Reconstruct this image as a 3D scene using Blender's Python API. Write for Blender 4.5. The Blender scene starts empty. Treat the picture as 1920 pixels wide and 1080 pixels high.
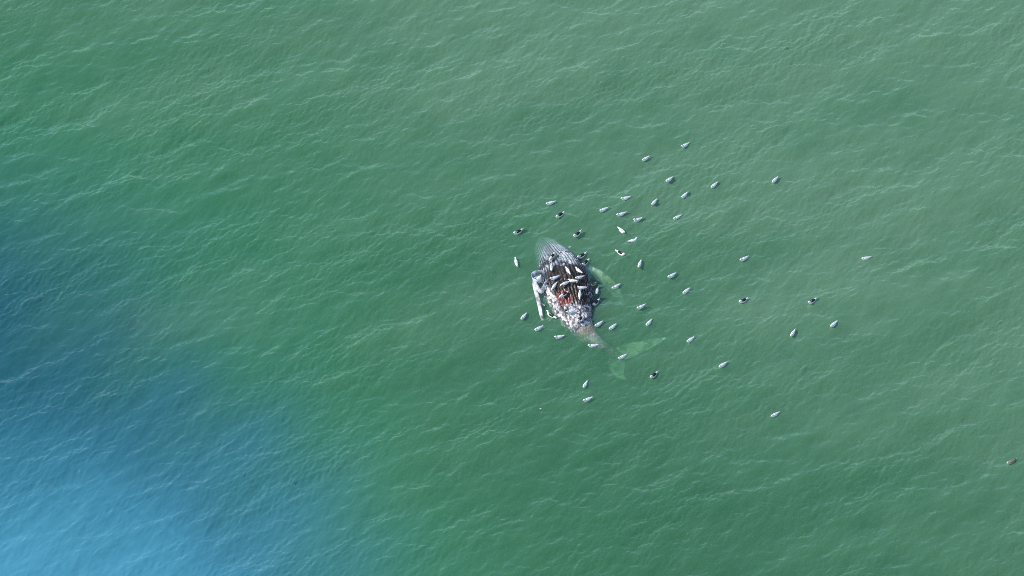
import bpy, bmesh, math, random
import numpy as np
from mathutils import Vector, Matrix, noise
from mathutils.bvhtree import BVHTree

R = math.radians
rng = np.random.default_rng(7)
random.seed(7)
scene = bpy.context.scene
col = scene.collection

# ------------------------------------------------------------------ camera
ELEV, DIST, HALFW = R(48.0), 250.0, 32.0          # aircraft view, long lens
cam_d = bpy.data.cameras.new('camera')
cam = bpy.data.objects.new('camera', cam_d)
col.objects.link(cam)
cam.location = (0.0, -DIST * math.cos(ELEV), DIST * math.sin(ELEV))
cam.rotation_euler = (math.pi / 2 - ELEV, 0, 0)
cam_d.sensor_width = 36.0
cam_d.lens = 36.0 * DIST / (2 * HALFW)
cam_d.clip_start = 1.0
cam_d.clip_end = 6000.0
scene.camera = cam

# ------------------------------------------------------------------ sky, sun, exposure
SUN_EL, SUN_AZ = R(42.0), R(181.0)                # azimuth, anticlockwise from +X: from the left
world = bpy.data.worlds.new('World')
scene.world = world
world.use_nodes = True
wn = world.node_tree
sky = wn.nodes.new('ShaderNodeTexSky')
sky.sky_type = 'NISHITA'
sky.sun_disc = False
sky.sun_elevation = SUN_EL
sky.sun_rotation = math.pi / 2 - SUN_AZ
sky.air_density = 1.0
sky.dust_density = 0.4
sky.ozone_density = 2.0
bg = wn.nodes['Background']
bg.inputs['Strength'].default_value = 0.15
wn.links.new(sky.outputs[0], bg.inputs['Color'])
sun_d = bpy.data.lights.new('sun', 'SUN')
sun_d.energy = 4.2
sun_d.angle = R(0.5)
sun_d.color = (1.0, 0.95, 0.87)
sun = bpy.data.objects.new('sun', sun_d)
col.objects.link(sun)
sdir = Vector((math.cos(SUN_EL) * math.cos(SUN_AZ), math.cos(SUN_EL) * math.sin(SUN_AZ), math.sin(SUN_EL)))
sun.rotation_euler = sdir.to_track_quat('Z', 'Y').to_euler()
scene.view_settings.view_transform = 'Standard'
scene.view_settings.look = 'None'
scene.view_settings.gamma = 1.0
scene.view_settings.exposure = 0.2
scene.render.engine = 'CYCLES'
cy = scene.cycles
cy.use_denoising = False
cy.max_bounces = 10
cy.volume_bounces = 1
cy.transparent_max_bounces = 12
cy.diffuse_bounces = 3
cy.glossy_bounces = 3
cy.sample_clamp_indirect = 4.0
cy.sample_clamp_direct = 2.5
cy.filter_width = 0.9


# ------------------------------------------------------------------ helpers
def ground(px, py, z=0.0):
    """world point at height z seen at a place of the 1920x1080 photograph"""
    k = HALFW / DIST / 960.0
    d = Vector(((px - 960) * k, -(py - 540) * k, -1.0))
    d = Matrix.Rotation(math.pi / 2 - ELEV, 3, 'X') @ d
    t = (z - cam.location.z) / d.z
    return cam.location + d * t


def tag(o, label=None, cat=None, group=None, kind=None):
    if label: o['label'] = label
    if cat: o['category'] = cat
    if group: o['group'] = group
    if kind: o['kind'] = kind
    return o


def link_mesh(name, me, parent=None):
    o = bpy.data.objects.new(name, me)
    col.objects.link(o)
    if parent is not None: o.parent = parent
    return o


def mesh_np(name, v, quads, tris=None, smooth=True):
    me = bpy.data.meshes.new(name)
    v = np.asarray(v, dtype=np.float32)
    quads = np.asarray(quads, dtype=np.int32).reshape(-1, 4)
    nt = 0 if tris is None else len(tris)
    nq = len(quads)
    me.vertices.add(len(v))
    me.vertices.foreach_set('co', v.ravel())
    loops = quads.ravel()
    starts = np.arange(nq) * 4
    if nt:
        tris = np.asarray(tris, dtype=np.int32)
        loops = np.concatenate([loops, tris.ravel()])
        starts = np.concatenate([starts, nq * 4 + np.arange(nt) * 3])
    me.loops.add(len(loops))
    me.loops.foreach_set('vertex_index', loops.astype(np.int32))
    me.polygons.add(nq + nt)
    me.polygons.foreach_set('loop_start', starts.astype(np.int32))
    me.update(calc_edges=True)
    me.polygons.foreach_set('use_smooth', np.full(nq + nt, smooth))
    me.validate()
    return me


def loft(rings):
    """rings: array (n, m, 3) -> verts, quads, tris, closed with end caps"""
    rings = np.asarray(rings, dtype=float)
    n, m, _ = rings.shape
    v = rings.reshape(-1, 3)
    i, j = np.meshgrid(np.arange(n - 1), np.arange(m), indexing='ij')
    a = (i * m + j).ravel(); b = (i * m + (j + 1) % m).ravel()
    c = ((i + 1) * m + (j + 1) % m).ravel(); d = ((i + 1) * m + j).ravel()
    quads = np.stack([a, b, c, d], 1)
    c0, c1 = rings[0].mean(0), rings[-1].mean(0)
    v = np.vstack([v, c0, c1])
    i0, i1 = n * m, n * m + 1
    jj = np.arange(m)
    t0 = np.stack([np.full(m, i0), (jj + 1) % m, jj], 1)
    t1 = np.stack([np.full(m, i1), (n - 1) * m + jj, (n - 1) * m + (jj + 1) % m], 1)
    return v, quads, np.vstack([t0, t1])


def catmull(pts, n):
    """smooth curve through rows of pts, n samples; returns samples and the row parameter"""
    p = np.asarray(pts, dtype=float)
    k = len(p)
    t = np.linspace(0, k - 1, n)
    i = np.minimum(t.astype(int), k - 2)
    f = (t - i)[:, None]
    pe = np.vstack([2 * p[0] - p[1], p, 2 * p[-1] - p[-2]])
    p0, p1, p2, p3 = pe[i], pe[i + 1], pe[i + 2], pe[i + 3]
    out = 0.5 * (2 * p1 + (p2 - p0) * f + (2 * p0 - 5 * p1 + 4 * p2 - p3) * f ** 2 + (3 * p1 - p0 - 3 * p2 + p3) * f ** 3)
    return out, t


def new_mat(name):
    m = bpy.data.materials.new(name)
    m.use_nodes = True
    nt = m.node_tree
    return m, nt, nt.nodes['Principled BSDF'], nt.nodes['Material Output']


def node(nt, kind, **kw):
    n = nt.nodes.new(kind)
    for k, v in kw.items():
        if k in n.inputs: n.inputs[k].default_value = v
        else: setattr(n, k, v)
    return n


def math_node(nt, op, a, b=None, clamp=False):
    n = nt.nodes.new('ShaderNodeMath')
    n.operation = op
    n.use_clamp = clamp
    for i, s in enumerate((a, b)):
        if s is None: continue
        if isinstance(s, (int, float)): n.inputs[i].default_value = s
        else: nt.links.new(s, n.inputs[i])
    return n.outputs[0]


def mix_col(nt, f, a, b):
    n = nt.nodes.new('ShaderNodeMix')
    n.data_type = 'RGBA'
    for s, idx in ((f, 0), (a, 6), (b, 7)):
        if isinstance(s, (int, float)): n.inputs[idx].default_value = s
        elif isinstance(s, tuple): n.inputs[idx].default_value = s
        else: nt.links.new(s, n.inputs[idx])
    return n.outputs[2]


def ramp(nt, fac, stops):
    n = nt.nodes.new('ShaderNodeValToRGB')
    e = n.color_ramp.elements
    while len(e) < len(stops): e.new(0.5)
    for el, (p, c) in zip(e, stops):
        el.position = p
        el.color = c if len(c) == 4 else (*c, 1)
    nt.links.new(fac, n.inputs[0])
    return n.outputs[0]


# ------------------------------------------------------------------ the sea surface
TILE, NG = 80.0, 1024                              # one wave field of 80 m, 8 cm steps
CREST = R(27.0)                                    # the wave crests run this way over the ground


def smooth_field(seed, scale, octaves=3, stretch=1.0, angle=0.0):
    """soft patchy field -1..1 as a function of x, y"""
    g = np.random.default_rng(seed)
    terms = []
    for o in range(octaves):
        for _ in range(7):
            th = g.uniform(0, 2 * math.pi)
            f = 2 * math.pi / scale * (2 ** o) * g.uniform(0.6, 1.4)
            terms.append((f * math.cos(th) / stretch, f * math.sin(th), g.uniform(0, 6.28), 0.6 ** o))
    ca, sa = math.cos(angle), math.sin(angle)
    norm = math.sqrt(sum(t[3] ** 2 for t in terms) / 2)
    def field(x, y):
        u, v = x * ca + y * sa, -x * sa + y * ca
        e = 0
        for kx, ky, p_, w in terms: e = e + w * np.sin(kx * u + ky * v + p_)
        return e / (norm * 2.0)
    return field


gust = smooth_field(3, 5.5, 3, 4.0, R(30))
silt_f = smooth_field(11, 22.0, 4, 1.6, R(15))
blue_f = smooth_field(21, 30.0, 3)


def wave_field():
    kx = np.fft.fftfreq(NG, TILE / NG) * 2 * math.pi
    KX, KY = np.meshgrid(kx, kx, indexing='ij')
    K = np.hypot(KX, KY); K[0, 0] = 1.0
    wx, wy = math.cos(CREST - math.pi / 2), math.sin(CREST - math.pi / 2)
    def part(l0, l1, power, spread, turn, rms_slope, seed):
        g = np.random.default_rng(seed)
        c, s_ = math.cos(R(turn)), math.sin(R(turn))
        dx, dy = wx * c - wy * s_, wx * s_ + wy * c
        cosd = (KX * dx + KY * dy) / K
        D = np.abs(cosd) ** spread * np.where(cosd > 0, 1.0, 0.15)
        lo, hi = 2 * math.pi / l1, 2 * math.pi / l0
        band = 1 / (1 + (lo / K) ** 8) / (1 + (K / hi) ** 8)
        A = K ** (-power) * np.sqrt(D * band)
        A[0, 0] = 0
        H = A * (g.normal(size=K.shape) + 1j * g.normal(size=K.shape))
        sx = np.fft.ifft2(1j * KX * H).real; sy = np.fft.ifft2(1j * KY * H).real
        sc = rms_slope / math.sqrt((sx ** 2 + sy ** 2).mean())
        return H * sc
    swell = part(3.0, 9.0, 2.2, 14, -4, 0.045, 1)
    wind = part(0.5, 3.0, 1.9, 4, 0, 0.17, 2)
    cross = part(0.6, 2.4, 1.8, 7, -52, 1.0, 3)
    crest = part(0.7, 3.0, 1.6, 4, 8, 1.0, 4)
    rip = part(0.18, 0.55, 1.2, 4, 12, 0.38, 5)
    def ridged(H, rms_slope, sharp):
        h = np.fft.ifft2(H).real
        h = h / h.std()
        h = -np.sqrt(h * h + sharp * sharp)
        G = np.fft.fft2(h - h.mean())
        G *= 1 / (1 + (K / (2 * math.pi / 0.14)) ** 6)
        sx = np.fft.ifft2(1j * KX * G).real; sy = np.fft.ifft2(1j * KY * G).real
        return G * rms_slope / math.sqrt((sx ** 2 + sy ** 2).mean())
    wind = wind + ridged(cross, 0.09, 0.22)
    rip = rip + ridged(crest, 0.09, 0.30)
    out = []
    for H in (swell, wind, rip):
        h = np.fft.ifft2(H).real
        dx = np.fft.ifft2(1j * KX / K * H).real; dy = np.fft.ifft2(1j * KY / K * H).real
        out.append((h, dx, dy))
    return out


FIELD = wave_field()


def lookup(f, x, y):
    u = (np.asarray(x, dtype=float) / TILE + 0.5) * NG; v = (np.asarray(y, dtype=float) / TILE + 0.5) * NG
    i, j = np.floor(u).astype(int), np.floor(v).astype(int)
    a, b = u - i, v - j
    i0, i1, j0, j1 = i % NG, (i + 1) % NG, j % NG, (j + 1) % NG
    return f[i0, j0] * (1 - a) * (1 - b) + f[i1, j0] * a * (1 - b) + f[i0, j1] * (1 - a) * b + f[i1, j1] * a * b


def surface(x, y):
    """displacement of the sea at x, y: sideways, sideways, up"""
    r = np.maximum(np.abs(x), np.abs(y) * 1.15)
    near = np.clip((54.0 - r) / 13.0, 0, 1)
    mid = np.clip((900.0 - r) / 700.0, 0, 1)
    env = np.clip(0.80 + 0.55 * gust(x, y), 0.35, 1.55) * near
    w = [mid, near, env]
    ch = [0.8, 0.3, 0.0]
    H = sum(lookup(f[0], x, y) * e for f, e in zip(FIELD, w))
    DX = sum(lookup(f[1], x, y) * e * c for f, e, c in zip(FIELD, w, ch))
    DY = sum(lookup(f[2], x, y) * e * c for f, e, c in zip(FIELD, w, ch))
    return DX, DY, H


def height(x, y):
    return float(surface(np.array([x]), np.array([y]))[2][0])


def axis_coords(inner, step, outer):
    c = list(np.arange(0, inner + step / 2, step))
    s = step
    while c[-1] < outer:
        s *= 1.10
        c.append(c[-1] + s)
    c = np.array(c)
    return np.concatenate([-c[:0:-1], c])


def water_material():
    m, nt, bsdf, out = new_mat('sea_water')
    nt.nodes.remove(bsdf)
    fres = node(nt, 'ShaderNodeFresnel', IOR=1.68)
    gloss = node(nt, 'ShaderNodeBsdfGlossy', Roughness=0.08)
    # the body of the water: a green volume under the surface, and silt held in the top layer;
    # a blue glow to the south-west is painted into that layer's colour
    at = node(nt, 'ShaderNodeAttribute', attribute_name='silt_glow_colour')
    af = node(nt, 'ShaderNodeAttribute', attribute_name='silt_glow_amount')
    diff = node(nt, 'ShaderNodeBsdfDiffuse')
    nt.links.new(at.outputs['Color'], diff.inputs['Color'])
    geo = node(nt, 'ShaderNodeNewGeometry')
    vm = node(nt, 'ShaderNodeVectorMath', operation='ADD')
    nt.links.new(geo.outputs['Normal'], vm.inputs[0])
    vm.inputs[1].default_value = (0, 0, 1.6)             # light scattered inside the top layer evens out the slopes
    vn = node(nt, 'ShaderNodeVectorMath', operation='NORMALIZE')
    nt.links.new(vm.outputs[0], vn.inputs[0])
    nt.links.new(vn.outputs[0], diff.inputs['Normal'])
    trans = node(nt, 'ShaderNodeBsdfTransparent')
    trans.inputs['Color'].default_value = (0.95, 0.95, 0.95, 1)
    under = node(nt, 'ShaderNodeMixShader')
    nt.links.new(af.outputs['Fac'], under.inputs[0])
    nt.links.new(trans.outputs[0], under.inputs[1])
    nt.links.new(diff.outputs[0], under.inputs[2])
    top = node(nt, 'ShaderNodeAddShader')
    front = math_node(nt, 'SUBTRACT', 1.0, geo.outputs['Backfacing'])
    nt.links.new(math_node(nt, 'MULTIPLY', fres.outputs[0], front), gloss.inputs['Color'])
    nt.links.new(under.outputs[0], top.inputs[0])
    nt.links.new(gloss.outputs[0], top.inputs[1])
    nt.links.new(top.outputs[0], out.inputs['Surface'])
    sc = node(nt, 'ShaderNodeVolumeScatter', Density=1.0, Anisotropy=0.0)
    ab = node(nt, 'ShaderNodeVolumeAbsorption', Density=1.0)
    sc.inputs['Color'].default_value = (0.18, 0.40, 0.205, 1)          # scattered per metre
    ab.inputs['Color'].default_value = (0.10, 0.53, 0.34, 1)         # one minus what a metre swallows
    add = node(nt, 'ShaderNodeAddShader')
    nt.links.new(sc.outputs[0], add.inputs[0])
    nt.links.new(ab.outputs[0], add.inputs[1])
    nt.links.new(add.outputs[0], out.inputs['Volume'])
    return m


def lerp(a, b, t):
    t = np.asarray(t)[..., None]
    return np.asarray(a) * (1 - t) + np.asarray(b) * t


def build_water():
    step = TILE / NG
    xs = axis_coords(41.0, step, 2500.0)
    ys = axis_coords(33.0, step, 2500.0)
    X, Y = np.meshgrid(xs, ys, indexing='ij')
    X, Y = X.ravel(), Y.ravel()
    DX, DY, H = surface(X, Y)
    n, m = len(xs), len(ys)
    v = np.stack([X + DX, Y + DY, H], 1)
    i, j = np.meshgrid(np.arange(n - 1), np.arange(m - 1), indexing='ij')
    a = (i * m + j).ravel()
    quads = np.stack([a, a + m, a + m + 1, a + 1], 1)
    # sides and bottom close the body of water
    idx = lambda p, q: p * m + q
    rim = [idx(p, 0) for p in range(n)] + [idx(n - 1, q) for q in range(1, m)] + \
          [idx(p, m - 1) for p in range(n - 2, -1, -1)] + [idx(0, q) for q in range(m - 2, 0, -1)]
    rim = np.array(rim)
    low = v[rim].copy(); low[:, 2] = -9.0
    base = len(v)
    v = np.vstack([v, low, [[0, 0, -9.0]]])
    L = len(rim); k = np.arange(L); kn = (k + 1) % L
    side = np.stack([rim[kn], rim[k], base + k, base + kn], 1)
    bot = np.stack([np.full(L, base + L), base + kn, base + k], 1)
    me = mesh_np('water', v, np.vstack([quads, side]), bot)
    # colour of the silt and plankton, with painted sky sheen and blue glow
    x, y = v[:, 0], v[:, 1]
    xn, yn = np.clip(x, -60, 60), np.clip(y, -60, 60)
    g = np.clip(0.40 + 0.016 * yn + 0.014 * xn + 0.30 * silt_f(x, y), 0, 1)       # sky sheen painted in, paler to the north and east; patchy silt
    c = lerp(SILT_A, SILT_SHEEN_B, g)
    amt = SILT_AMT + 0.16 * g
    sm = lambda q: np.clip(q, 0, 1) ** 2 * (3 - 2 * np.clip(q, 0, 1))
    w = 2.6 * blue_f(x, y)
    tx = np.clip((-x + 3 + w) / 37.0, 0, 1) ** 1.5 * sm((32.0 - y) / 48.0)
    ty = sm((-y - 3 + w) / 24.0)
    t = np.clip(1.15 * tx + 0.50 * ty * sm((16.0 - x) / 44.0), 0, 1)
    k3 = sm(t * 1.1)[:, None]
    c = c * (1 - k3) + lerp(GLOW_A, GLOW_C, ty * (0.25 + 0.75 * np.sqrt(tx))) * k3  # blue glow painted over the silt colour, strongest in the south-west
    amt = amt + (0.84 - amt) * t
    ca = me.attributes.new('silt_glow_colour', 'FLOAT_COLOR', 'POINT')
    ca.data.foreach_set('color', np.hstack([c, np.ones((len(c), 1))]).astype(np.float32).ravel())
    fa = me.attributes.new('silt_glow_amount', 'FLOAT', 'POINT')
    fa.data.foreach_set('value', amt.astype(np.float32))
    me.materials.append(water_material())
    return tag(link_mesh('water', me), kind='structure')


SILT_A, SILT_SHEEN_B = (0.08, 0.37, 0.15), (0.25, 0.47, 0.28)  # green silt; the pale end also carries the painted sky sheen
GLOW_A, GLOW_C = (0.012, 0.105, 0.135), (0.065, 0.29, 0.41)  # painted glow, from dark teal to light blue
SILT_AMT = 0.12
water = build_water()


def build_seabed():
    xs = np.linspace(-2400, 2400, 41)
    X, Y = np.meshgrid(xs, xs, indexing='ij')
    Z = -8.0 + 0.4 * np.sin(X * 0.013) * np.cos(Y * 0.017)
    n, m = X.shape
    i, j = np.meshgrid(np.arange(n - 1), np.arange(m - 1), indexing='ij')
    a = (i * m + j).ravel()
    me = mesh_np('seabed', np.stack([X.ravel(), Y.ravel(), Z.ravel()], 1), np.stack([a, a + m, a + m + 1, a + 1], 1))
    mt, nt, b, o = new_mat('sand')
    t = node(nt, 'ShaderNodeTexNoise', Scale=0.8, Detail=5.0)
    nt.links.new(ramp(nt, t.outputs['Fac'], [(0.3, (0.16, 0.13, 0.09)), (0.7, (0.30, 0.25, 0.18))]), b.inputs['Base Color'])
    b.inputs['Roughness'].default_value = 0.95
    me.materials.append(mt)
    return tag(link_mesh('seabed', me), kind='structure')


build_seabed()


# ------------------------------------------------------------------ the whale, floating belly up
#        x     y    centre z, half width, half height     (snout first)
SPINE = [(1014, 445, -0.78, 0.16, 0.10),
         (1024, 462, -0.60, 0.80, 0.46),
         (1037, 484, -0.48, 1.12, 0.76),
         (1050, 506, -0.32, 1.42, 1.04),
         (1060, 535, -0.30, 1.60, 1.24),
         (1069, 563, -0.30, 1.46, 1.20),
         (1078, 590, -0.30, 1.14, 0.96),
         (1090, 614, -0.34, 0.82, 0.72),
         (1108, 634, -0.44, 0.52, 0.52),
         (1132, 652, -0.48, 0.36, 0.38),
         (1158, 666, -0.70, 0.25, 0.20)]
N_RING, N_SEG = 300, 340


def spine_curve(n):
    rows = []
    for x, y, z, a, b in SPINE:
        p = ground(x, y, z)
        rows.append((p.x, p.y, p.z, a, b))
    return catmull(rows, n)


def fbm(x, y, z, scale, octv=3):
    s_, w = 0.0, 1.0
    v = Vector((x * scale, y * scale, z * scale))
    for _ in range(octv):
        s_ += w * noise.noise(v)
        v = v * 2.03
        w *= 0.55
    return s_


def pleat(u, th):
    """0 at the bottom of a throat groove, 1 on the pleat; the grooves wander, fork and fade"""
    ph = 46.0 * (th - math.pi / 2)
    ph += 2.6 * noise.noise(Vector((u * 0.9, th * 2.2, 3.0))) + 1.1 * noise.noise(Vector((u * 2.6, th * 5.0, 9.0)))
    w = 0.5 + 0.45 * noise.noise(Vector((u * 1.7, th * 7.0, 5.0)))
    return abs(math.sin(ph / 2)) ** (0.45 + 0.6 * w)


def torso():
    c, u = spine_curve(N_RING)
    pts, ab = c[:, :3], c[:, 3:]
    tan = np.gradient(pts, axis=0); tan /= np.linalg.norm(tan, axis=1)[:, None]
    side = np.cross(np.tile([0, 0, 1.0], (N_RING, 1)), tan)
    side /= np.linalg.norm(side, axis=1)[:, None]
    side *= -1.0 if side[N_RING // 2, 0] < 0 else 1.0        # +side is the right of the picture
    up = np.cross(side, tan); up *= np.sign(up[:, 2])[:, None]
    th = np.linspace(0, 2 * math.pi, N_SEG, endpoint=False)
    rings = np.zeros((N_RING, N_SEG, 3))
    data = np.zeros((N_RING, N_SEG, 2))
    for i in range(N_RING):
        a, b = np.maximum(ab[i], 0.02)
        ct, st = np.cos(th), np.sin(th)
        ee = 0.92
        x = a * np.sign(ct) * np.abs(ct) ** ee
        # belly bloated above, back fuller below
        y = b * np.where(st > 0, 1.0, 1.05) * np.sign(st) * np.abs(st) ** ee
        r = np.hypot(x, y) + 1e-6
        # throat grooves: pleats from the chin back to the navel
        gm = np.clip((st + 0.05) / 0.25, 0, 1) * np.clip((u[i] - 0.25) / 0.7, 0, 1) * np.clip((6.35 - u[i]) / 0.8, 0, 1)
        g = np.array([pleat(u[i], t_) if -0.4 < t_ < 3.5 else 1.0 for t_ in np.where(th > 5.5, th - 2 * math.pi, th)])
        groove = gm * (1 - g)
        dr = -0.06 * groove
        dr = dr + 0.012 * gm * g
        x = x * (1 + dr / r); y = y * (1 + dr / r)
        rings[i] = pts[i] + np.outer(x, side[i]) + np.outer(y, up[i])
    # torn and pecked surface over the belly
    for i in range(N_RING):
        ui = u[i]
        k = max(0.0, 1 - abs(ui - 5.6) / 2.2)
        if k <= 0: continue
        for j in range(N_SEG):
            if math.sin(th[j]) < -0.1: continue
            p = rings[i, j]
            n1 = fbm(p[0], p[1], p[2], 3.4, 3)
            q = 0.10 * k * n1
            d_ = math.cos(th[j]) * side[i] + math.sin(th[j]) * up[i]
            rings[i, j] = p + d_ * q
    v, q, t = loft(rings)
    return v, q, t, (pts, side, up, ab, u)


def blade(stations, n=40, m=22, camber=0.0):
    """stations: (centre, chord direction, chord, thickness) -> closed flipper or fluke"""
    rows = np.array([list(c) + list(d) + [w, t] for c, d, w, t in stations], dtype=float)
    s_, _ = catmull(rows, n)
    rings = []
    ph = np.linspace(0, 2 * math.pi, m, endpoint=False)
    for k in range(n):
        c, d = s_[k, :3], s_[k, 3:6]
        tn = s_[min(k + 1, n - 1), :3] - s_[max(k - 1, 0), :3]
        tn /= np.linalg.norm(tn)
        d = d - tn * d.dot(tn); d /= np.linalg.norm(d)
        nn = np.cross(tn, d)
        w, t = max(s_[k, 6], 0.01), max(s_[k, 7], 0.006)
        knob = 1 + 0.05 * math.sin(k * 1.1)                  # knobbly leading edge
        cc = np.cos(ph); ss = np.sin(ph)
        x = 0.5 * w * cc * np.where(cc > 0, knob, 1.0)
        y = 0.5 * t * ss * (0.55 + 0.45 * cc)
        rings.append(c + np.outer(x, d) + np.outer(y, nn))
    return loft(rings)


def vec(a, b): return tuple((Vector(b) - Vector(a)).normalized())


def G(x, y, z): return tuple(ground(x, y, z))


def whale_blades():
    out = []
    # white flipper lying on the surface beside the belly
    L = [(1022, 522, 0.05, .40, .26), (1012, 519, 0.22, .44, .26), (1005, 524, 0.30, .40, .22), (1003, 535, 0.26, .29, .17),
         (1006, 550, 0.22, .27, .13), (1010, 566, 0.18, .25, .11), (1013, 581, 0.10, .22, .09), (1015, 592, -0.02, .20, .07), (1018, 601, -0.20, .12, .04)]
    out.append(blade([(G(x, y, z), (1.0, 0.12, 0.05), w, t) for x, y, z, w, t in L]))
    # the other flipper hangs down under water on the far side
    Rr = [(1080, 502, -0.20, .80, .28), (1103, 508, -0.30, .80, .22), (1122, 517, -0.42, .80, .20), (1140, 530, -0.60, .74, .16), (1154, 546, -0.84, .62, .12),
          (1163, 562, -1.10, .46, .08), (1167, 575, -1.35, .2, .04)]
    st = []
    for x, y, z, w, t in Rr: st.append((G(x, y, z), (0.62, 0.72, 0.25), w, t))
    out.append(blade(st))
    # flukes
    root = G(1152, 663, -0.92)
    F1 = [(1146, 661, -0.72, .50, .22), (1163, 662, -0.76, 1.05, .20), (1186, 655, -0.78, 1.12, .15), (1210, 647, -0.74, .86, .11), (1232, 639, -0.70, .5, .07), (1249, 633, -0.64, .12, .03)]
    out.append(blade([(G(x, y, z), (0.42, 0.9, 0.0), w, t) for x, y, z, w, t in F1]))
    F2 = [(1146, 661, -0.72, .50, .22), (1155, 672, -1.02, 1.0, .20), (1156, 684, -1.06, 1.05, .15), (1158, 695, -1.06, .82, .11), (1164, 705, -1.02, .5, .07), (1176, 713, -1.0, .12, .03)]
    out.append(blade([(G(x, y, z), (-0.95, 0.05, 0.0), w, t) for x, y, z, w, t in F2]))
    return out


def skin_material():
    m, nt, b, o = new_mat('whale_skin')
    at = node(nt, 'ShaderNodeAttribute', attribute_name='hide')
    tc = node(nt, 'ShaderNodeNewGeometry')
    n = node(nt, 'ShaderNodeTexNoise', Scale=9.0, Detail=4.0, Roughness=0.65)
    nt.links.new(tc.outputs['Position'], n.inputs['Vector'])
    f = ramp(nt, n.outputs['Fac'], [(0.30, (0.62,) * 3), (0.70, (1.3,) * 3)])
    mm = node(nt, 'ShaderNodeMix', data_type='RGBA', blend_type='MULTIPLY')
    mm.inputs[0].default_value = 1.0
    nt.links.new(at.outputs['Color'], mm.inputs[6]); nt.links.new(f, mm.inputs[7])
    nt.links.new(mm.outputs[2], b.inputs['Base Color'])
    bp = node(nt, 'ShaderNodeBump', Strength=0.5, Distance=0.02)
    nt.links.new(n.outputs['Fac'], bp.inputs['Height'])
    nt.links.new(bp.outputs[0], b.inputs['Normal'])
    b.inputs['Roughness'].default_value = 0.42
    b.inputs['Specular IOR Level'].default_value = 0.45
    return m


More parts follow.
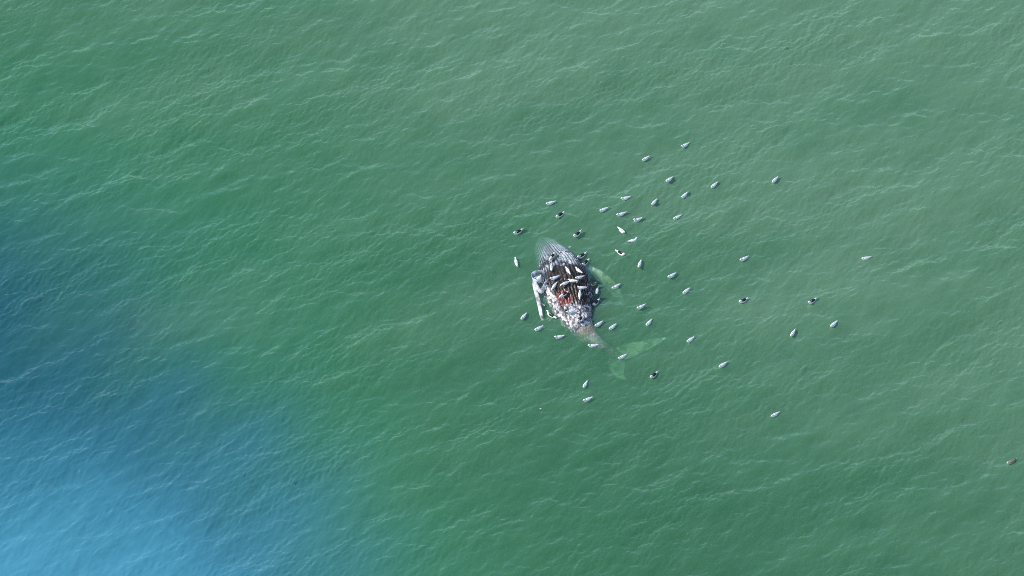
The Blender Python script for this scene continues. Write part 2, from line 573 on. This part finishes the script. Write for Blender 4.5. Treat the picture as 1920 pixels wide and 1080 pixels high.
def paint_hide(me, frame):
    """colours of the hide: slate pleats, brown peeled belly, raw flesh, pecked white blubber"""
    pts, side, up, ab, u = frame
    nv = len(me.vertices)
    co = np.empty(nv * 3, dtype=np.float32); me.vertices.foreach_get('co', co)
    co = co.reshape(-1, 3).astype(float)
    blade_v = np.zeros(nv, dtype=bool)
    for p in me.polygons:
        if p.material_index == 1:
            for k in p.vertices: blade_v[k] = True
    sub = np.arange(0, len(pts), 2)
    P, S, U, A = pts[sub], side[sub], up[sub], ab[sub]
    colr = np.zeros((nv, 4), dtype=np.float32); colr[:, 3] = 1
    for i0 in range(0, nv, 8000):
        c = co[i0:i0 + 8000]
        d2 = ((c[:, None, :] - P[None]) ** 2).sum(2)
        k = d2.argmin(1)
        w = c - P[k]
        x = (w * S[k]).sum(1); y = (w * U[k]).sum(1)
        th = np.arctan2(y / np.maximum(A[k, 1], .05), x / np.maximum(A[k, 0], .05))
        uu = u[sub][k]
        lat = np.cos(th)
        for j in range(len(c)):
            X, Y, Z = c[j]
            if blade_v[i0 + j]:
                q = fbm(X, Y, Z, 2.2, 3)
                g = min(max(0.66 + 0.9 * q, 0.18), 0.85)
                f_ = min(max((-0.15 - Z) / 0.3, 0), 1)            # sunken parts wear a yellowish film
                colr[i0 + j, :3] = (g * (1 - 0.08 * f_), g * (1 + 0.02 * f_), g * (0.98 - 0.42 * f_))
                continue
            t, U_, la, be = th[j], uu[j], lat[j], y[j]
            n1 = fbm(X, Y, Z, 1.3, 3); n2 = fbm(X + 7, Y, Z, 5.5, 2); n3 = noise.noise(Vector((X * 11, Y * 11, Z * 11)))
            g = pleat(U_, t)
            belly = min(max((math.sin(t) + 0.05) / 0.25, 0), 1) * min(max((6.35 - U_) / 0.8, 0), 1)
            # slate hide, paler on the pleat tops
            pale = min(max(0.48 + 1.1 * n1 + 0.35 * n2, 0.05), 1.0)
            if U_ < 2.4: pale = max(pale, 0.70)
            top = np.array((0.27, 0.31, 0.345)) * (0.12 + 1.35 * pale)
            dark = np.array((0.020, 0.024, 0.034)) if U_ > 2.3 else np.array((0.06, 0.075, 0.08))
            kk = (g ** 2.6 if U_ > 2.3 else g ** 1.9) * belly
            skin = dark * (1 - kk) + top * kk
            if belly < 1: skin = skin * belly + np.array((0.055, 0.062, 0.075)) * (1 - belly) * (1 + 0.7 * n1)
            if n2 > 0.40 and U_ > 2.4: skin = skin * 0.4 + np.array((0.6, 0.62, 0.63)) * 0.6
            # pale patch ahead of the wound
            sc = 1.25 - math.hypot((U_ - 2.95) / 0.55, (la - 0.33) / 0.36) + 0.5 * n1 + 0.5 * n2
            if sc > 0.35: skin = skin * 0.25 + np.array((0.62, 0.66, 0.70)) * 0.75 * (0.75 + 0.5 * n2)
            # peeled brown belly with the pleats still showing
            edge = 0.28 * n1 + 0.10 * n2
            m_peel = min(U_ - 3.45 + edge, 6.1 - U_ + edge, (0.80 - abs(la - 0.04)) * 2.2 + edge * 1.6)
            if m_peel > 0:
                ridge = g ** 3
                brown = np.array((0.010, 0.008, 0.007)) * (1 - ridge) + np.array((0.066, 0.046, 0.034)) * ridge * (0.75 + 0.7 * n2)
                if n3 > 0.45: brown = brown * 0.5 + np.array((0.24, 0.18, 0.15)) * 0.5
                a_ = min(m_peel / 0.12, 1)
                skin = skin * (1 - a_) + np.maximum(brown, 0.006) * a_
            # raw flesh along the lower left of the wound
            s1 = 1.0 - math.hypot((U_ - (5.85 + 0.60 * la)) / 0.62, (la + 0.38) / 0.46) + 0.45 * n1 + 0.25 * n2
            if s1 > 0.15:
                red = np.array((0.34, 0.092, 0.088)) * (0.8 + 0.9 * n2)
                if n3 > 0.36: red = np.array((0.50, 0.27, 0.25))
                elif n3 < -0.14: red = np.array((0.05, 0.02, 0.018))
                a_ = min((s1 - 0.15) / 0.15, 1)
                skin = skin * (1 - a_) + np.maximum(red, 0.01) * a_
            # pecked white blubber towards the tail and along both rims
            s2 = 1.05 - math.hypot((U_ - 6.55) / 0.80, (la + 0.22) / 0.80) + 0.35 * n1
            s2 = max(s2, 0.80 - abs(la + 0.86) / 0.24 - max(0, 4.7 - U_) * 1.2 - max(0, U_ - 6.6) * 1.2 + 0.3 * n1)
            s3 = 0.60 - abs(la - 0.80) / 0.22 - max(0, 4.9 - U_) * 1.2 - max(0, U_ - 6.9) + 0.3 * n1
            pk = n3 * 0.38 + n2 * 0.75
            if s2 > 0 and pk > 0.42 - 0.85 * s2:
                skin = np.array((0.68, 0.635, 0.63)) * (0.86 + 0.35 * n1)
            elif s2 > 0.1:
                skin = np.array((0.20, 0.20, 0.225)) * (0.8 + 0.8 * n2)
            if s3 > 0 and pk > 0.30 - 0.5 * s3:
                skin = np.array((0.42, 0.36, 0.42)) * (0.85 + 0.5 * n1)
            # dark slate tail stock, speckled
            if U_ > 7.0 and n3 > 0.30: skin = skin * 0.4 + np.array((0.50, 0.52, 0.52)) * 0.6
            elif U_ > 7.3: skin = np.array((0.20, 0.185, 0.145)) * (1 + 0.6 * n1)
            colr[i0 + j, :3] = np.clip(skin, 0.004, 0.85)
    a = me.attributes.new('hide', 'FLOAT_COLOR', 'POINT')
    a.data.foreach_set('color', colr.ravel())


def build_whale():
    v, q, t, frame = torso()
    mat = skin_material()
    base = mesh_np('body', v, q, t)
    base.materials.append(mat); base.materials.append(mat)
    bo = link_mesh('body', base)
    tmp = []
    for bv, bq, bt in whale_blades():
        me = mesh_np('flipper', bv, bq, bt)
        me.materials.append(mat); me.materials.append(mat)
        me.polygons.foreach_set('material_index', np.ones(len(me.polygons), dtype=np.int32))
        bm = bmesh.new(); bm.from_mesh(me); bmesh.ops.recalc_face_normals(bm, faces=bm.faces); bm.to_mesh(me); bm.free()
        o = link_mesh('flipper', me); tmp.append(o)
        md = bo.modifiers.new('union', 'BOOLEAN')
        md.operation = 'UNION'; md.solver = 'EXACT'; md.object = o
    bm = bmesh.new(); bm.from_mesh(base); bmesh.ops.recalc_face_normals(bm, faces=bm.faces); bm.to_mesh(base); bm.free()
    bpy.context.view_layer.update()
    dg = bpy.context.evaluated_depsgraph_get()
    me = bpy.data.meshes.new_from_object(bo.evaluated_get(dg))
    bo.modifiers.clear()
    for o in tmp: bpy.data.objects.remove(o)
    bpy.data.objects.remove(bo)
    me.name = 'body'
    me.polygons.foreach_set('use_smooth', np.ones(len(me.polygons), dtype=bool))
    paint_hide(me, frame)
    root = bpy.data.objects.new('dead_whale', None)
    col.objects.link(root)
    tag(root, 'dead whale floating belly up with pleated throat and torn brown belly', 'whale')
    link_mesh('body', me, root)
    # torn skin folded over the root of the white flipper, and a strap of it back to the belly
    loop = [(1024, 516, 0.35, .22, .10), (1016, 511, 0.52, .26, .10), (1006, 511, 0.56, .30, .11), (999, 517, 0.50, .32, .11), (1000, 525, 0.44, .28, .10), (1008, 528, 0.50, .26, .10),
            (1015, 523, 0.60, .24, .09), (1017, 516, 0.62, .16, .06)]
    strap = [(1003, 529, 0.46, .24, .09), (1007, 537, 0.42, .24, .09), (1012, 544, 0.36, .28, .10), (1016, 546, 0.38, .30, .10), (1019, 539, 0.48, .20, .08), (1023, 531, 0.62, .18, .07), (1028, 525, 0.70, .16, .06)]
    for rows, tint in ((loop, (0.38, 0.42, 0.48)), (strap, (0.34, 0.36, 0.41))):
        st = []
        for k, (x, y, z, w, t) in enumerate(rows):
            a_ = 0.5 * k
            st.append((G(x, y, z), (math.cos(a_), math.sin(a_), 0.6), w, t))
        bv, bq, bt = blade(st, 48, 14)
        sm = mesh_np('torn_skin', bv, bq, bt)
        bm = bmesh.new(); bm.from_mesh(sm); bmesh.ops.recalc_face_normals(bm, faces=bm.faces); bm.to_mesh(sm); bm.free()
        at = sm.attributes.new('hide', 'FLOAT_COLOR', 'POINT')
        for k, v_ in enumerate(sm.vertices):
            q_ = 1 + 0.9 * fbm(*v_.co, 3.0, 3)
            at.data[k].color = tuple(min(max(c_ * q_, 0.05), 0.8) for c_ in tint) + (1,)
        sm.materials.append(mat)
        link_mesh('torn_skin', sm, root)
    return root, me


whale, whale_mesh = build_whale()


# ------------------------------------------------------------------ the gulls
def colour_mesh(me, fn):
    a = me.attributes.new('plumage', 'FLOAT_COLOR', 'POINT')
    for i, v in enumerate(me.vertices):
        a.data[i].color = (*fn(v.co), 1)


def plumage_material():
    m, nt, b, o = new_mat('plumage')
    at = node(nt, 'ShaderNodeAttribute', attribute_name='plumage')
    nt.links.new(at.outputs['Color'], b.inputs['Base Color'])
    b.inputs['Roughness'].default_value = 0.75
    b.inputs['Specular IOR Level'].default_value = 0.2
    return m


PLUMAGE = plumage_material()


def plain_mat(name, c, rough=0.5):
    m, nt, b, o = new_mat(name)
    t = node(nt, 'ShaderNodeTexNoise', Scale=40.0, Detail=2.0)
    nt.links.new(ramp(nt, t.outputs['Fac'], [(0.3, tuple(k * 0.8 for k in c)), (0.7, c)]), b.inputs['Base Color'])
    b.inputs['Roughness'].default_value = rough
    return m


BILL = plain_mat('bill_horn', (0.62, 0.42, 0.08))
LEG = plain_mat('leg_skin', (0.55, 0.36, 0.32))

HEADS = {   # bill base, brow, crown, nape, neck: (x, z, half width, half height)
    'swim': [(.290, .228, .014, .014), (.268, .234, .038, .038), (.226, .240, .056, .057), (.182, .208, .054, .058), (.150, .155, .072, .074)],
    'rest': [(.266, .188, .014, .014), (.244, .194, .038, .038), (.202, .203, .057, .057), (.162, .184, .060, .060), (.138, .145, .078, .076)],
    'alert': [(.272, .288, .014, .014), (.250, .294, .038, .038), (.210, .298, .055, .056), (.174, .250, .050, .054), (.146, .172, .068, .072)],
    'feed': [(.365, .040, .014, .014), (.345, .058, .036, .036), (.312, .085, .054, .054), (.255, .110, .054, .056), (.185, .118, .074, .074)]}
REAR = [(.100, .092, .098, .104), (.0, .075, .108, .106), (-.12, .080, .102, .090), (-.215, .098, .062, .050), (-.29, .112, .050, .018), (-.37, .122, .056, .007)]


def gull_body(pose, juvenile):
    rows = np.array(HEADS[pose] + REAR)
    c, _ = catmull(rows, 30)
    tn = np.gradient(c[:, :2], axis=0); tn /= np.linalg.norm(tn, axis=1)[:, None]
    th = np.linspace(0, 2 * math.pi, 16, endpoint=False)
    rings = []
    for k in range(len(c)):
        nx, nz = -tn[k, 1], tn[k, 0]
        w, h = max(c[k, 2], .005), max(c[k, 3], .004)
        rings.append(np.stack([c[k, 0] + nx * h * np.sin(th), w * np.cos(th), c[k, 1] + nz * h * np.sin(th)], 1))
    me = mesh_np('body', *loft(rings))
    bm = bmesh.new(); bm.from_mesh(me); bmesh.ops.recalc_face_normals(bm, faces=bm.faces); bm.to_mesh(me); bm.free()
    def paint(p):
        if not juvenile: return (.86, .86, .85)
        n = noise.noise(Vector((p.x * 30, p.y * 30, p.z * 30)))
        if p.x < -.27: return (.10, .08, .07)
        k = .62 + .3 * n
        return (k, k * .93, k * .85)
    colour_mesh(me, paint)
    me.materials.append(PLUMAGE)
    return me


def gull_wing(side, kind):
    st = np.array([(.105, .050, .172, .016, .010), (.070, .056, .170, .046, .022), (.0, .060, .166, .060, .026), (-.10, .054, .158, .058, .024),
                   (-.20, .038, .150, .040, .018), (-.30, .020, .152, .022, .012), (-.42, .006, .166, .005, .005)])
    c, _ = catmull(st, 20)
    th = np.linspace(0, 2 * math.pi, 12, endpoint=False)
    ct, stt = math.cos(R(38)), math.sin(R(38))
    rings = []
    for x, y, z, w, t in c:
        w, t = max(w, .003), max(t, .003)
        a, b = w * np.cos(th), t * np.sin(th)
        rings.append(np.stack([np.full(12, x), side * (y + a * ct + b * stt), z - a * stt + b * ct], 1))
    me = mesh_np('wing', *loft(rings))
    bm = bmesh.new(); bm.from_mesh(me); bmesh.ops.recalc_face_normals(bm, faces=bm.faces); bm.to_mesh(me); bm.free()
    base = {'grey': (.70, .73, .77), 'black': (.022, .021, .024), 'brown': (.27, .21, .16)}[kind]
    def paint(p):
        low = side * p.y * ct - (p.z - .16) * stt                 # towards the lower wing edge
        if p.x < -.355: return (.02, .02, .022) if p.x < -.385 else (.78, .78, .78)
        if p.x < -.325: return (.02, .02, .022)
        if p.x < -.185 and kind != 'brown': return (.80, .80, .80) if p.x < -.205 else base
        if low > .098 and kind != 'brown': return (.76, .76, .77)
        if kind == 'brown':
            n = noise.noise(Vector((p.x * 45, p.y * 45, p.z * 20)))
            return tuple(k * (1 + .9 * n) for k in base)
        return base
    colour_mesh(me, paint)
    me.materials.append(PLUMAGE)
    return me


def gull_bill(pose):
    x, z, _, _ = HEADS[pose][0]
    x2, z2, _, _ = HEADS[pose][1]
    d = np.array([x - x2, z - z2]); d /= np.linalg.norm(d)
    rows = [(0, .013, .014), (.025, .009, .011), (.045, .007, .010), (.062, .002, .003)]
    th = np.linspace(0, 2 * math.pi, 8, endpoint=False)
    rings = []
    for l, w, h in rows:
        cx, cz = x - .008 * d[0] + d[0] * l, z - .008 * d[1] + d[1] * l - (.006 if l > .05 else 0)
        rings.append(np.stack([cx - d[1] * h * np.sin(th), w * np.cos(th), cz + d[0] * h * np.sin(th)], 1))
    me = mesh_np('bill', *loft(rings))
    me.materials.append(BILL)
    return me


def gull_leg(side):
    th = np.linspace(0, 2 * math.pi, 8, endpoint=False)
    rows = [(.0, .02, .012), (-.005, -.05, .008), (.0, -.115, .007), (.004, -.128, .012), (.035, -.134, .022), (.055, -.137, .012)]
    rings = []
    for k, (x, z, r) in enumerate(rows):
        if k < 4: rings.append(np.stack([x + r * np.cos(th), side * .04 + r * np.sin(th), np.full(8, z)], 1))
        else: rings.append(np.stack([np.full(8, x), side * .04 + r * np.sin(th), z + .004 * np.cos(th)], 1))
    me = mesh_np('leg', *loft(rings))
    me.materials.append(LEG)
    return me


BODY = {(p, j): gull_body(p, j) for p in HEADS for j in (False, True)}
WING = {(s_, k): gull_wing(s_, k) for s_ in (1, -1) for k in ('grey', 'black', 'brown')}
BILLS = {p: gull_bill(p) for p in HEADS}
LEGS = {s_: gull_leg(s_) for s_ in (1, -1)}
SIZE = {'grey': 0.96, 'black': 1.07, 'brown': 0.98}
CAT = 'gull'


def gull(x, y, kind, pose, head, label, on=None, tilt=0.0):
    """x, y: middle of the bird in the photograph; head: way it points there, degrees, 180 = left"""
    k = SIZE[kind] * random.uniform(0.96, 1.04)
    if on is None:
        g = ground(x, y + 2.0, 0.0)
        loc = Vector((g.x, g.y, height(g.x, g.y) - 0.012))
        lean = Vector((0, 0, 1))
    else:
        g = ground(x, y + 3.5, 0.0)
        d = (g - cam.location).normalized()
        hit = on.ray_cast(cam.location, d)
        if hit[0] is None:
            hit = (ground(x, y + 3.5, 0.05), Vector((0, 0, 1)))
        loc = hit[0] + Vector((0, 0, 0.125 * k))
    root = bpy.data.objects.new('gull', None)
    col.objects.link(root)
    root.location = loc
    if 184 < head < 226: head += 8                          # the raised head hides part of the slant
    if on is not None: k *= 0.92
    h = math.atan2(math.sin(R(head)) / math.sin(ELEV), math.cos(R(head))) + R(random.uniform(-7, 7))
    root.rotation_euler = (R(random.uniform(-4, 4)), R(tilt), h)
    root.scale = (k * 1.10, k * 0.93, k * 0.98)
    tag(root, label, CAT, 'gulls feeding on the whale' if on is not None else 'gulls floating round the whale')
    link_mesh('body', BODY[(pose, kind == 'brown')], root)
    for s_ in (1, -1): link_mesh('wing', WING[(s_, kind)], root)
    link_mesh('bill', BILLS[pose], root)
    if on is not None:
        for s_ in (1, -1): link_mesh('leg', LEGS[s_], root)
    return root


AFLOAT = [
    (1284, 271, 'grey', 'swim', 207, 'pale grey gull afloat nearest the top edge, farthest up of all'),
    (1210, 296, 'grey', 'rest', 205, 'pale gull, second highest, alone up and left of the loose group'),
    (1254, 338, 'grey', 'swim', 208, 'pale grey gull with black wing tips, top of a column of three'),
    (1338, 348, 'grey', 'rest', 218, 'small pale gull between the top column and the far upper right gull'),
    (1452, 339, 'grey', 'rest', 212, 'pale gull alone at the upper right, level with the second row'),
    (1283, 366, 'grey', 'rest', 213, 'pale gull below and right of the top of the column of three'),
    (1172, 374, 'grey', 'swim', 192, 'pale gull side on, topmost of the tight group above the whale'),
    (1226, 379, 'grey', 'rest', 215, 'pale grey gull with dark tail end right of the tight group'),
    (1131, 394, 'grey', 'rest', 202, 'pale gull, leftmost of the tight group above the whale'),
    (1164, 401, 'grey', 'swim', 198, 'pale gull in the middle of the tight group above the whale'),
    (1195, 411, 'grey', 'alert', 196, 'pale gull with raised head, lower right of the tight group'),
    (1269, 405, 'grey', 'rest', 205, 'pale gull lowest of the column of three, right of the tight group'),
    (1166, 431, 'grey', 'rest', 318, 'white gull turned to the lower right with tail pointing up left'),
    (1031, 380, 'grey', 'rest', 192, 'pale gull side on, above the two black backed gulls by the snout'),
    (1049, 405, 'black', 'rest', 203, 'black backed gull with tucked head, straight above the whale snout'),
    (971, 435, 'black', 'swim', 203, 'black backed gull afloat left of the whale snout'),
    (1082, 441, 'black', 'swim', 217, 'black backed gull afloat just right of the whale snout'),
    (1187, 451, 'grey', 'alert', 12, 'pale gull facing right, the only one with its head to the right among its neighbours'),
    (1164, 477, 'black', 'rest', 330, 'black backed gull facing right with tail to the upper left'),
    (1199, 497, 'grey', 'rest', 243, 'pale gull pointing down the picture, tail up, right of the whale head'),
    (1090, 482, 'black', 'swim', 208, 'black backed gull touching the right throat, upper of the pair'),
    (1097, 494, 'black', 'swim', 214, 'black backed gull touching the right throat, lower of the pair'),
    (968, 492, 'grey', 'swim', 98, 'small pale gull heading up the picture, left of the whale'),
    (1259, 516, 'grey', 'swim', 210, 'pale gull right of the whale, upper of two in a slanting line'),
    (1286, 545, 'grey', 'rest', 205, 'pale gull right of the whale, lower of two in a slanting line'),
    (1394, 485, 'grey', 'swim', 203, 'slim pale gull alone in open water above a black backed gull'),
    (1623, 482, 'grey', 'rest', 186, 'plump white gull far right of the flock with tucked head'),
    (1393, 564, 'black', 'rest', 203, 'black backed gull in open water, left of the two on the right side'),
    (1522, 566, 'black', 'swim', 207, 'black backed gull in open water, farther right of two'),
    (1562, 610, 'grey', 'rest', 218, 'small pale gull below and right of the farthest black backed gull'),
    (1486, 625, 'grey', 'rest', 220, 'slim pale gull with no dark back, below the farthest black backed gull'),
    (1154, 535, 'grey', 'swim', 208, 'pale gull at the tip of the sunken right flipper'),
    (1112, 531, 'brown', 'rest', 197, 'mottled brownish young gull beside the right flank of the whale'),
    (1119, 545, 'grey', 'rest', 262, 'white teardrop shaped gull facing the camera beside the right flank'),
    (1117, 566, 'black', 'swim', 217, 'black backed gull lowest along the right flank of the whale'),
    (1201, 577, 'grey', 'swim', 208, 'pale gull in open water midway between the flank and the flukes'),
    (1216, 606, 'grey', 'rest', 218, 'pale gull in open water above the sunken right fluke'),
    (1122, 608, 'grey', 'swim', 208, 'pale gull close to the tail stock, nearer of two there'),
    (1148, 614, 'grey', 'rest', 216, 'pale gull off the tail stock, outer of two there'),
    (1294, 637, 'grey', 'rest', 203, 'pale gull just beyond the tip of the sunken right fluke'),
    (981, 593, 'grey', 'rest', 222, 'small pale gull left of the white flipper tip'),
    (1009, 617, 'grey', 'rest', 207, 'pale gull with dark tail end below the white flipper tip'),
    (1048, 631, 'grey', 'swim', 190, 'white gull side on, below the pecked lower belly'),
    (1111, 649, 'grey', 'swim', 186, 'white gull side on over the sunken tail stock'),
    (1166, 668, 'grey', 'swim', 203, 'pale gull afloat over the notch between the flukes'),
    (1354, 685, 'grey', 'rest', 203, 'pale gull alone at the lower right of the flukes'),
    (1225, 701, 'black', 'rest', 213, 'black backed gull below the right fluke, lowest of its kind'),
    (1097, 720, 'grey', 'rest', 232, 'pale gull pointing steeply down, upper of two below the tail'),
    (1101, 750, 'grey', 'swim', 197, 'pale gull side on, lowest in the middle of the picture'),
    (1452, 776, 'grey', 'rest', 203, 'pale gull alone at the lower right, lowest but one of the flock'),
    (1895, 863, 'brown', 'swim', 203, 'mottled young gull with dark tail alone at the right edge'),
    (1033, 588, 'black', 'alert', 150, 'dark backed gull at the left rim of the lower belly'),
]
for row in AFLOAT: gull(*row)

HIDE = BVHTree.FromPolygons([v.co.copy() for v in whale_mesh.vertices], [tuple(p.vertices) for p in whale_mesh.polygons])
PERCHED = [
    (1035, 482, 'black', 'feed', 225, 'black backed gull perched on the pleated throat'),
    (1034, 503, 'grey', 'rest', 275, 'pale gull at the upper left rim of the brown wound'),
    (1065, 508, 'grey', 'feed', 300, 'small white gull head down in the top middle of the wound'),
    (1084, 507, 'grey', 'rest', 140, 'pale gull slanting on the upper right rim of the wound'),
    (1039, 522, 'grey', 'swim', 188, 'white gull side on at the left of the wound, head left'),
    (1085, 521, 'grey', 'rest', 192, 'long pale gull side on at the right of the wound, upper row'),
    (1059, 532, 'grey', 'feed', 200, 'pale gull bent forward in the middle of the wound'),
    (1073, 527, 'grey', 'rest', 170, 'pale gull squeezed between two others in the middle of the wound'),
    (1039, 537, 'grey', 'feed', 235, 'grey winged gull feeding head down at the left of the wound'),
    (1090, 540, 'grey', 'rest', 184, 'pale grey gull standing on the right rim of the wound'),
    (1087, 553, 'grey', 'feed', 262, 'pale gull pointing down the picture in the lower right of the wound'),
    (1057, 553, 'black', 'feed', 200, 'black backed gull feeding just above the red flesh'),
    (1070, 585, 'grey', 'swim', 195, 'blue grey gull with black tail on the white pecked blubber'),
    (1087, 600, 'black', 'swim', 215, 'black backed gull standing lowest on the whale near the tail'),
]
for row in PERCHED: gull(*row, on=HIDE, tilt=random.uniform(-6, 4))


# ------------------------------------------------------------------ scraps on the water
def scrap(name, x, y, size, angle, label, cat, colour):
    """a curled sliver lying on the water"""
    g = ground(x, y, 0)
    z = height(g.x, g.y)
    rows = []
    for k in range(6):
        f = k / 5
        l = (f - 0.5) * size
        rows.append(((l * math.cos(angle), l * math.sin(angle), 0.012 + 0.25 * size * (f - 0.5) ** 2), (-math.sin(angle), math.cos(angle), 0.15),
                     size * 0.32 * math.sin(math.pi * (0.12 + 0.80 * f)), 0.018))
    v, q, t = blade(rows, 18, 10)
    me = mesh_np(name, v, q, t)
    bm = bmesh.new(); bm.from_mesh(me); bmesh.ops.recalc_face_normals(bm, faces=bm.faces); bm.to_mesh(me); bm.free()
    me.materials.append(plain_mat(name, colour, 0.6))
    o = link_mesh(name, me)
    o.location = (g.x, g.y, z)
    return tag(o, label, cat)


scrap('feather', 1013, 766, 0.15, R(20), 'tiny white feather floating alone below left of the lowest middle gull', 'feather', (0.8, 0.8, 0.8))
scrap('skin_scrap', 1018, 571, 0.34, R(-50), 'pale scrap of skin floating just right of the white flipper', 'scrap', (0.62, 0.65, 0.64))
scrap('blubber_scrap', 1068, 464, 0.22, R(10), 'small pale scrap floating right of the whale snout', 'scrap', (0.6, 0.64, 0.6))
